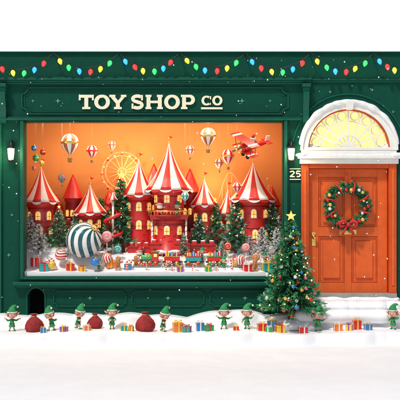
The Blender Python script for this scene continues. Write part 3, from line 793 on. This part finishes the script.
castle_wall(190, 216, .58, 244, 266, ((202, 9, 11, WINDOWG),), .12, RED)
castle_wall(236, 280, .98, 222, 250, ((246, 7, 13, HOLE), (266, 7, 13, WINDOWG)))

def slide():
    y = .62; x, _, z0 = pos(113, y); b = B(); Hh = Z(206, y)-z0
    b.tube([(0, 0, -.03), (0, 0, Hh+.08)], .018, TWHITE, 10); b.lathe([(.09, Hh+.10), (.05, Hh+.15), (.003, Hh+.24)], (0, 0, 0), RED, 18, gore=lambda i, j: RED if i//2 % 2 else TWHITE)
    N = 70; vs = []; fs = []
    for i in range(N+1):
        t = i/N; a = t*pi*5; R = .085+.08*(1-t)
        zc = Hh*t+.03
        for (dr, dz) in ((-.035, .035), (-.03, 0), (.03, 0), (.035, .04), (.042, .04), (.036, -.012), (-.036, -.012), (-.042, .035)):
            vs.append(((R+dr)*cos(a), (R+dr)*sin(a), zc+dz))
    for i in range(N):
        for k in range(8): fs.append((i*8+k, i*8+(k+1) % 8, (i+1)*8+(k+1) % 8, (i+1)*8+k))
    b.raw(vs, fs, RED, True); b.obj('spiral_slide', (x, y, z0))
slide()

def ferris():
    b = B(); y = 1.22; cx, cz = X(122, y), Z(172, y); R = L(20, y); m = M('wheel_cream', (.80, .52, .28), .6)
    for yy in (-.04, .04):
        for rr in (R, R*.82, R*.2): b.tube([(rr*cos(a), yy, rr*sin(a)) for a in [2*pi*i/40 for i in range(40)]], .0035, m, 5, closed=True)
        for i in range(16): a = 2*pi*i/16; b.tube([(0, yy, 0), (R*cos(a), yy, R*sin(a))], .0025, m, 5)
        for s in (-1, 1): b.tube([(0, yy*1.4, 0), (s*R*.7, yy*1.6, -R*1.9)], .007, m, 6)
    b.tube([(0, -.07, 0), (0, .07, 0)], .015, GOLD, 10)
    for i in range(16):
        a = 2*pi*i/16; p = Vector((R*cos(a), 0, R*sin(a))); b.tube([p-Vector((0, .04, 0)), p+Vector((0, .04, 0))], .004, m, 5)
        b.lathe([(.005, -.06), (.018, -.054), (.021, -.033), (.021, -.03)], p, (RED, TWHITE)[i % 2], 10); b.lathe([(.023, -.014), (.010, -.004), (.002, 0)], p, (TWHITE, RED)[i % 2], 10)
        b.tube([p, p+Vector((0, 0, -.035))], .002, m, 4); b.ball(p, .006, WARM, 6)
    b.obj('ferris_wheel', (cx, y, cz))
    b = B(); y = 1.2; pts = []
    for i in range(61):
        px = 176+i*1.55; pts.append(Vector((X(px, y), y+.04*sin(i*.3), Z(188-14*sin(i*.21)-5*sin(i*.43), y))))
    for o in (-.02, .02): b.tube([p+Vector((0, o, 0)) for p in pts], .004, m, 5)
    for i in range(0, 61, 3):
        p = pts[i]; b.tube([p-Vector((0, .02, 0)), p+Vector((0, .02, 0))], .003, m, 4); b.tube([p, Vector((p.x, p.y, Z(240, y)))], .003, m, 4)
        if i < 58: b.tube([Vector((p.x, p.y, Z(225, y))), pts[i+3]], .002, m, 4)
    b.obj('roller_coaster')
ferris()

for i, (px, y, top, rr, sn, st) in enumerate(((121, .80, 176, 17, .0, 1), (59, .62, 207, 17, .06, 1), (101, 1.05, 196, 12, 0, 0), (215, .86, 200, 13, .04, 1), (236, .62, 197, 16, .04, 1),
        (272, .70, 198, 13, .1, 0), (199, .75, 213, 10, .08, 0), (39, .45, 222, 13, .85, 0), (30, .62, 212, 11, .8, 0), (262, .46, 225, 11, .85, 0), (277, .38, 226, 10, .9, 0), (250, .50, 234, 8, .85, 0), (75, .8, 215, 10, .15, 0), (150, 1.1, 200, 11, 0, 0), (184, .52, 231, 6, .3, 0), (68, .42, 246, 5, .8, 0), (222, .48, 240, 6, .7, 0))):
    x, _, z = pos(px, y); H = Z(top, y)-z
    tree('toy_snowy_tree' if sn > .5 else 'toy_christmas_tree', (x, y, z-.01), H, L(rr, y), 110, 5, 6, 8, sn, orn=0 if sn > .5 else 26, lights=0 if sn > .5 else 18, star=bool(st), seed=20+i, nl=1.15, orr=.019)

def balloon(px, py, y, r, c1, c2):
    b = B(); R = L(r, y); n = 48
    prof = [(R*.16, -1.25*R), (R*.22, -1.2*R), (R*.5, -.92*R), (R*.82, -.5*R), (R*.98, -.1*R), (R, .15*R), (R*.9, .5*R), (R*.65, .82*R), (R*.3, 1.0*R), (R*.02, 1.05*R)]
    b.lathe(prof, (0, 0, 0), c1, n, gore=lambda i, j: c1 if (i//4) % 2 else c2, fn=lambda a, j: 1+.02*abs(sin(a*6)))
    b.lathe([(R*.985, -.12*R), (R*1.02, -.08*R), (R*1.03, .12*R), (R*1.0, .17*R)], (0, 0, 0), GOLD if r > 6 else c1, n)
    for i in range(4):
        a = pi/4+i*pi/2; b.tube([(R*.2*cos(a), R*.2*sin(a), -1.22*R), (R*.24*cos(a), R*.24*sin(a), -1.75*R)], .0025, ROPE, 4)
    b.lathe([(R*.18, -2.15*R), (R*.24, -2.1*R), (R*.27, -1.75*R), (R*.30, -1.72*R), (R*.28, -1.68*R), (R*.22, -1.7*R)], (0, 0, 0), BASKET, 14)
    b.tube([(0, 0, 1.04*R), (0, 0, Z(113)-Z(py, y))], .0012, THREAD, 4)
    b.obj('toy_hot_air_balloon', (X(px, y), y, Z(py, y)), .3)
for a in ((70, 143, .55, 9, BROWN, TWHITE), (92, 151, .8, 5.5, RED, TWHITE), (208, 136, .6, 8, BROWN, TWHITE), (228, 156, .75, 6.5, RED, TWHITE), (219, 163, .9, 4.5, BROWN, TWHITE), (190, 150, .95, 4.5, BROWN, TWHITE), (237, 187, .3, 4.5, RED, TWHITE), (112, 145, 1.0, 4, BROWN, TWHITE), (185, 196, .4, 4, TEAL, TWHITE), (62, 178, .5, 4, TEAL, RED)): balloon(*a)

def hanging(px, py, y, r, m):
    b = B(); R = L(r, y); b.ball((0, 0, 0), R, m, 18); b.lathe([(R*.25, R*.93), (R*.25, R*1.15), (R*.1, R*1.2)], (0, 0, 0), GOLD, 10)
    b.lathe([(R*.985, -.15*R), (R*1.01, -.1*R), (R*1.01, .1*R), (R*.985, .15*R)], (0, 0, 0), GOLD, 24)
    b.tube([(0, 0, R), (0, 0, Z(113)-Z(py, y))], .0014, THREAD, 4); b.obj('hanging_bauble', (X(px, y), y, Z(py, y)))
for a in ((34, 148, .3, 3, ORN[2]), (36, 158, .35, 3.6, GRN), (43, 152, .4, 3.2, ORN[0]), (42, 163, .3, 2.6, ORN[1]), (34, 168, .45, 2.4, ORN[4])): hanging(*a)

def plane():
    b = B()
    b.lathe([(.001, -.30), (.018, -.29), (.045, -.1), (.062, .05), (.066, .14), (.058, .19), (.05, .20)], (0, 0, 0), RED, 22, rot=RY(pi/2))
    b.lathe([(.055, .17), (.067, .18), (.067, .20), (.03, .215)], (0, 0, 0), GOLD, 22, rot=RY(pi/2))
    b.lathe([(.018, .215), (.014, .235), (.001, .25)], (0, 0, 0), TWHITE, 12, rot=RY(pi/2))
    for a in (.5, .5+pi): b.box((.228, .09*cos(a), .09*sin(a)), (.008, .17, .026), BARK, .003, rot=RX(a))
    for z, w in ((.115, .66), (-.045, .58)):
        b.box((.09, 0, z), (.14, w, .014), RED, .006)
        for s in (-1, 1): b.box((.09, s*w*.36, z), (.142, .05, .0165), TWHITE, .003)
    for s in (-.22, .22, -.06, .06):
        for xx in (.05, .13): b.tube([(xx, s, -.04), (xx, s, .112)], .005, BARK, 6)
    b.box((-.26, 0, .01), (.08, .22, .01), RED, .004); b.prism([(-.30, 0), (-.22, 0), (-.26, .10), (-.31, .09)], -.005, .005, TWHITE)
    for s in (-.07, .07): b.tube([(.1, s*.4, -.05), (.1, s, -.12)], .005, BARK, 6); b.lathe([(.03, -.008), (.03, .008)], (.1, s, -.125), BLACK, 16, rot=RX(pi/2))
    b.ball((-.04, 0, .095), .034, SKIN, 14); b.ball((-.03, 0, .08), .032, FUR, 12, (1, 1, 1)); b.lathe([(.036, .105), (.04, .115), (.034, .125)], (-.04, 0, 0), FUR, 14); b.tube([(-.04, 0, .12), (-.05, 0, .16), (-.09, 0, .165)], [.033, .02, .008], ERED, 12); b.ball((-.1, 0, .162), .013, FUR, 8)
    for s in (-.014, .014): b.ball((-.010, s, .103), .005, EYEB, 8)
    b.ball((-.002, 0, .094), .007, SKIN, 8); b.lathe([(.05, .04), (.05, .058), (.04, .058)], (-.04, 0, 0), BARK, 16)
    y = .45; b.obj('toy_biplane', (X(251, y), y, Z(146, y)), sc=1.15, rot=(radians(-22), radians(14), radians(202)))
plane()

def ball_mat(name, c1, c2, N, tw):
    m = bpy.data.materials.new(name); m.use_nodes = True; nt = m.node_tree; bs = nt.nodes['Principled BSDF']; bs.inputs['Roughness'].default_value = .22
    tc = nt.nodes.new('ShaderNodeTexCoord'); sp = nt.nodes.new('ShaderNodeSeparateXYZ'); nt.links.new(tc.outputs['Object'], sp.inputs[0])
    def mth(op, a, b_=None):
        n = nt.nodes.new('ShaderNodeMath'); n.operation = op
        for i, q in enumerate((a, b_)):
            if q is None: continue
            if isinstance(q, (int, float)): n.inputs[i].default_value = q
            else: nt.links.new(q, n.inputs[i])
        return n.outputs[0]
    v = mth('FRACT', mth('ADD', mth('MULTIPLY', mth('ARCTAN2', sp.outputs[1], sp.outputs[0]), N/(2*pi)), mth('MULTIPLY', sp.outputs[2], tw)))
    g = mth('GREATER_THAN', v, .5); mx = nt.nodes.new('ShaderNodeMix'); mx.data_type = 'RGBA'
    nt.links.new(g, mx.inputs[0]); mx.inputs[6].default_value = (*c1, 1); mx.inputs[7].default_value = (*c2, 1); nt.links.new(mx.outputs[2], bs.inputs['Base Color']); return m
BM1 = ball_mat('striped_teal', (.010, .10, .13), (.84, .82, .76), 9, 5)
BM2 = ball_mat('striped_red', (.6, .02, .02), (.84, .82, .76), 7, 18)
def ornament(px, py, y, r, m, tilt, nm='striped_ornament_ball'):
    b = B(); R = L(r, y); b.ball((0, 0, 0), R, m, 40); b.lathe([(R*.2, R*.97), (R*.2, R*1.14), (R*.17, R*1.16)], (0, 0, 0), GOLD, 16)
    b.tube([(R*.11*cos(a), 0, R*(1.24+.11*sin(a))) for a in [2*pi*i/14 for i in range(14)]], R*.025, GOLD, 6, closed=True)
    x = X(px, y); b.obj(nm, (x, y, max(Z(py, y), h(x, y)+R*.93)), rot=tilt)
ornament(84, 240, .30, 18, BM1, (.5, .75, 0)); ornament(61, 255, .22, 6, BM2, (.3, -.6, 0)); ornament(107, 258, .25, 5, BM2, (.6, .5, .4)); ornament(95, 262, .14, 4.5, ORN[2], (.6, .2, 0), 'ornament_ball'); ornament(240, 260, .2, 5, BM2, (.2, .8, 0)); ornament(52, 265, .12, 4, ORN[1], (.2, -.8, 0), 'ornament_ball')

def cane(px, y, hp, rz=0., tilt=0.):
    b = B(); Hh = L(hp, y); r = Hh*.06; pts = [Vector((0, 0, Hh*.72*i/16)) for i in range(17)]+[Vector((Hh*.17-Hh*.17*cos(a), 0, Hh*.72+Hh*.2*sin(a))) for a in [pi*i/10 for i in range(1, 12)]]
    b.tube(pts, r, RED, 10, seg=lambda j: (RED, TWHITE)[j//2 % 2]); x, _, z = pos(px, y); b.obj('candy_cane', (x, y, z-.02), rot=(0, tilt, rz))
for a in ((126, .14, 13, 0, .1), (146, .13, 10, 3.1, -.1), (166, .12, 12, 0, 0), (172, .12, 12, 3.14, 0), (192, .13, 10, 0, .15), (216, .14, 12, 3.1, 0), (232, .18, 14, 0, -.1), (48, .2, 14, 0, .1), (272, .2, 12, 3.1, .1)): cane(*a)
def lolly(px, y, hp, r, m):
    b = B(); Hh = L(hp, y); R = L(r, y); b.tube([(0, 0, 0), (0, 0, Hh)], .006, TWHITE, 8); b.ball((0, 0, Hh), R, m, 24, (1, .45, 1))
    b.tube([(R*.11*t*cos(t*1.1), -R*.46*math.sqrt(max(0.05, 1-(.11*t)**2)), Hh+R*.11*t*sin(t*1.1)) for t in [i*.3 for i in range(28)]], R*.06, TWHITE, 5)
    x, _, z = pos(px, y); b.obj('lollipop', (x, y, z-.03))
for a in ((107, .42, 26, 5.5, PINK), (99, .5, 20, 4, ORG), (118, .36, 16, 4, TEAL), (246, .32, 20, 4.5, PINK), (256, .25, 14, 4, ORG), (228, .36, 18, 4, RED)): lolly(*a)

def ginger(px, y, hp):
    b = B(); s = L(hp, y)
    def blob(pts, r): b.tube([(p[0]*s, 0, p[1]*s) for p in pts], [q*s for q in r], GINGER, 12)
    b.ball((0, 0, .80*s), .19*s, GINGER, 20, (1, .5, 1)); blob([(0, .25), (0, .45), (0, .66)], [.15, .17, .12]); blob([(0, .56), (-.2, .58), (-.36, .62)], [.09, .09, .08]); blob([(0, .56), (.2, .58), (.36, .62)], [.09, .09, .08])
    blob([(-.07, .32), (-.13, .14), (-.17, .06)], [.10, .10, .09]); blob([(.07, .32), (.13, .14), (.17, .06)], [.10, .10, .09])
    for sx in (-1, 1): b.ball((sx*.07*s, -.09*s, .84*s), .022*s, TWHITE, 8)
    b.tube([(-.08*s, -.10*s, .75*s), (0, -.11*s, .71*s), (.08*s, -.10*s, .75*s)], .014*s, TWHITE, 6)
    for z in (.55, .42): b.ball((0, -.165*s, z*s), .03*s, RED, 8)
    for (a, c) in (((-.30, .66), (-.31, .56)), ((.30, .66), (.31, .56)), ((-.22, .15), (-.1, .12)), ((.22, .15), (.1, .12))): b.tube([(a[0]*s, -.085*s, a[1]*s), (c[0]*s, -.095*s, c[1]*s)], .014*s, TWHITE, 6)
    x, _, z = pos(px, y); b.obj('gingerbread_man', (x, y, z+.005))
ginger(118, .16, 14); ginger(255, .14, 13); ginger(136, .3, 12)

def loco(px, y, s, kind, c1, c2, zo):
    b = B()
    for (xx) in ((-.3, 0, .3) if kind else (-.25, .25)):
        for yy in (-.17, .17):
            b.lathe([(.12, -.02), (.12, .02)], (xx, yy, .12), GOLD, 20, rot=RX(pi/2)); b.lathe([(.085, -.03), (.085, .03)], (xx, yy, .12), c2, 20, rot=RX(pi/2))
    b.box((0, 0, .2), (.95, .30, .08), BLACK, .01)
    if kind:
        b.lathe([(.15, -.12), (.16, -.1), (.16, .42), (.13, .46)], (0, 0, .42), c1, 22, rot=RY(-pi/2))
        for q in (-.05, -.2, -.34): b.lathe([(.166, q-.012), (.166, q+.012)], (0, 0, .42), GOLD, 22, rot=RY(pi/2))
        b.box((.28, 0, .46), (.32, .32, .48), c2, .015); b.box((.28, 0, .73), (.42, .40, .05), c1, .015); b.box((.28, -.162, .54), (.16, .01, .16), WINDOWG, .003)
        b.lathe([(.05, .55), (.05, .72), (.09, .80), (.06, .80)], (-.33, 0, 0), BLACK, 16); b.lathe([(.05, .56), (.05, .62), (.02, .66)], (-.1, 0, 0), GOLD, 14)
        b.ball((-.48, 0, .42), .06, WARM, 10); b.prism([(-.47, .1), (-.62, .04), (-.47, .25)], -.14, .14, RED)
    else:
        b.box((0, 0, .36), (.80, .32, .24), c1, .015); b.box((0, 0, .485), (.86, .36, .03), c2, .008)
        for (gx, m1, m2) in ((-.24, YEL, RED), (0, BLUE, YEL), (.24, RED, TWHITE)):
            b.box((gx, 0, .58), (.2, .22, .2), m1, .01); b.box((gx, 0, .58), (.04, .226, .206), m2, .002); b.ball((gx, 0, .71), .04, m2, 8)
    b.tube([(.45, 0, .2), (.58, 0, .2)], .02, BLACK, 6)
    b.obj('toy_train_engine' if kind else 'toy_train_wagon', (X(px, y), y, zo), sc=s)
ty_ = .30; zt_ = Z(266.5, ty_)
loco(150, ty_, .32, True, GRN, RED, zt_+.012)
for i, (c1, c2) in enumerate(((RED, GOLD), (TEAL, RED), (RED, GRN))): loco(172+i*21.5, ty_, .32, False, c1, c2, zt_+.012)
b = B()
for yy in (-.05, .05): b.bx(X(125), X(262), ty_+yy-.005, ty_+yy+.005, zt_, zt_+.012, STEEL)
for i in range(46): x = X(126+i*3); b.bx(x-.008, x+.008, ty_-.08, ty_+.08, zt_-.02, zt_-.001, BARK, .002)
b.bx(X(124), X(263), ty_-.10, ty_+.10, zt_-.12, zt_-.012, TSNOW, .02)
b.obj('toy_railway_track')

SANTA = (ERED, ERED, BLACK)
def F(px, py, y, pose, hp, cols, beard, nm, rz=0):
    elf(nm, (X(px, y), y, Z(py, y)), rz, pose, L(hp, y), cols, HAIR, beard)
F(160, 216, .50, 'wave', 17, SANTA, True, 'santa_figure'); F(177, 216, .50, 'cheer', 15, None, False, 'elf_figure')
for (px, y, ps, hp, c, bd, nm, rz) in ((202, .42, 'hold', 15, None, False, 'elf_figure', .2), (140, .42, 'cheer', 15, SANTA, True, 'santa_figure', .3), (99, .22, 'stand', 13, None, False, 'elf_figure', .4), (224, .22, 'wave', 14, None, False, 'elf_figure', -.2), (266, .28, 'run', 14, None, False, 'elf_figure', -.8), (74, .5, 'cheer', 13, None, False, 'elf_figure', 0)):
    x, _, z = pos(px, y); elf(nm, (x, y, z-.003), rz, ps, L(hp, y), c, HAIR, bd)
b = B(); y = .44; b.bx(X(150, y), X(188, y), y, y+.16, Z(219.5, y), Z(216.3, y), DRED, .006)
for i in range(12): x = X(151+i*3.25, y); b.tube([(x, y+.01, Z(216.3, y)), (x, y+.01, Z(211.5, y))], .004, GOLD, 5)
b.tube([(X(150, y), y+.01, Z(211.5, y)), (X(188, y), y+.01, Z(211.5, y))], .006, GOLD, 6)
for px in (152, 186): b.tube([(X(px, y), y+.08, Z(219.5, y)), (X(px, y), y+.08, Z(262, y))], .018, TWHITE, 10)
for px in (152, 186): b.tube([(X(px, y)+.019*cos(t*5), y+.08+.019*sin(t*5), Z(262, y)+(Z(219.5, y)-Z(262, y))*t/10) for t in [i*.25 for i in range(41)]], .006, RED, 5)
b.obj('toy_balcony_stage')
for (px, y, w, hh, a, c, r) in ((70, .16, 8, 7, RED, YEL, .3), (44, .16, 9, 8, TEAL, RED, .2), (36, .28, 8, 9, RED, TWHITE, -.3), (110, .30, 8, 8, ORG, YEL, .4), (128, .22, 7, 6, BLUE, YEL, 0), (247, .18, 8, 7, RED, TWHITE, .4), (267, .14, 9, 8, TEAL, YEL, .3), (276, .24, 8, 10, RED, YEL, -.2), (237, .32, 8, 8, YEL, RED, .2), (82, .13, 6, 5, YEL, RED, .5), (208, .16, 6, 5, GRN, YEL, .2), (180, .16, 6, 5, PURP, YEL, .2)):
    gift(px, y, w, hh, a, c, r, z=h(X(px, y), y))

# ---------------------------------------------------------------- lights of the display window
def area(name, loc, rot, sx, sy, e, col):
    l = bpy.data.lights.new(name, 'AREA'); l.shape = 'RECTANGLE'; l.size = sx; l.size_y = sy; l.energy = e; l.color = col
    o = bpy.data.objects.new(name, l); o.location = loc; o.rotation_euler = rot; scene.collection.objects.link(o)
area('display_ceiling_lamp', (X(154), .42, Z(114)), (radians(18), 0, 0), 3.9, .25, 55, (1, .82, .60))
for px, py, e in ((132, 168, 26), (212, 182, 12)):
    l = bpy.data.lights.new('backdrop_glow_fill', 'POINT'); l.energy = e; l.color = (1, .80, .48); l.shadow_soft_size = .12  # added points without fixture, put behind the castle to make the backdrop glow
    o = bpy.data.objects.new('backdrop_glow_fill', l); o.location = (X(px), .95, Z(py)); scene.collection.objects.link(o)

# ---------------------------------------------------------------- sky, sun, world
b = B(); m = M('white_border_glow', (.97, .98, 1), 1, emit=1.0, var=.003, spec=0)  # added glowing white sheet; stands in for a blank border above the parapet
b.raw([(-250, 118, -5), (250, 118, -5), (250, 118, 160), (-250, 118, 160)], [(0, 1, 2, 3)], m); b.obj('white_border_sheet', recalc=False)
w = bpy.data.worlds.new('World'); scene.world = w; w.use_nodes = True; nt = w.node_tree
sky = nt.nodes.new('ShaderNodeTexSky'); sky.sky_type = 'NISHITA'; sky.sun_disc = False
EL, AZ = 56, 212
sky.sun_elevation = radians(EL); sky.sun_rotation = radians(AZ); sky.air_density = 1; sky.dust_density = 3
bg = nt.nodes['Background']; bg.inputs['Strength'].default_value = .065; nt.links.new(sky.outputs[0], bg.inputs['Color'])
sl = bpy.data.lights.new('sun', 'SUN'); sl.energy = 2.5; sl.angle = radians(5); sl.color = (1, .95, .88)
so = bpy.data.objects.new('sun', sl)
d = Vector((sin(radians(AZ))*cos(radians(EL)), cos(radians(AZ))*cos(radians(EL)), sin(radians(EL))))
so.rotation_euler = d.to_track_quat('Z', 'Y').to_euler(); so.location = d*20; scene.collection.objects.link(so)

cam = bpy.data.cameras.new('camera'); co = bpy.data.objects.new('camera', cam); co.location = (0, -CD, CZ); co.rotation_euler = (radians(90), 0, 0)
cam.sensor_width = 36; cam.lens = 36*CD/(400/K); cam.clip_end = 600; scene.collection.objects.link(co); scene.camera = co
scene.view_settings.view_transform = 'Standard'; scene.view_settings.look = 'None'; scene.view_settings.exposure = 0
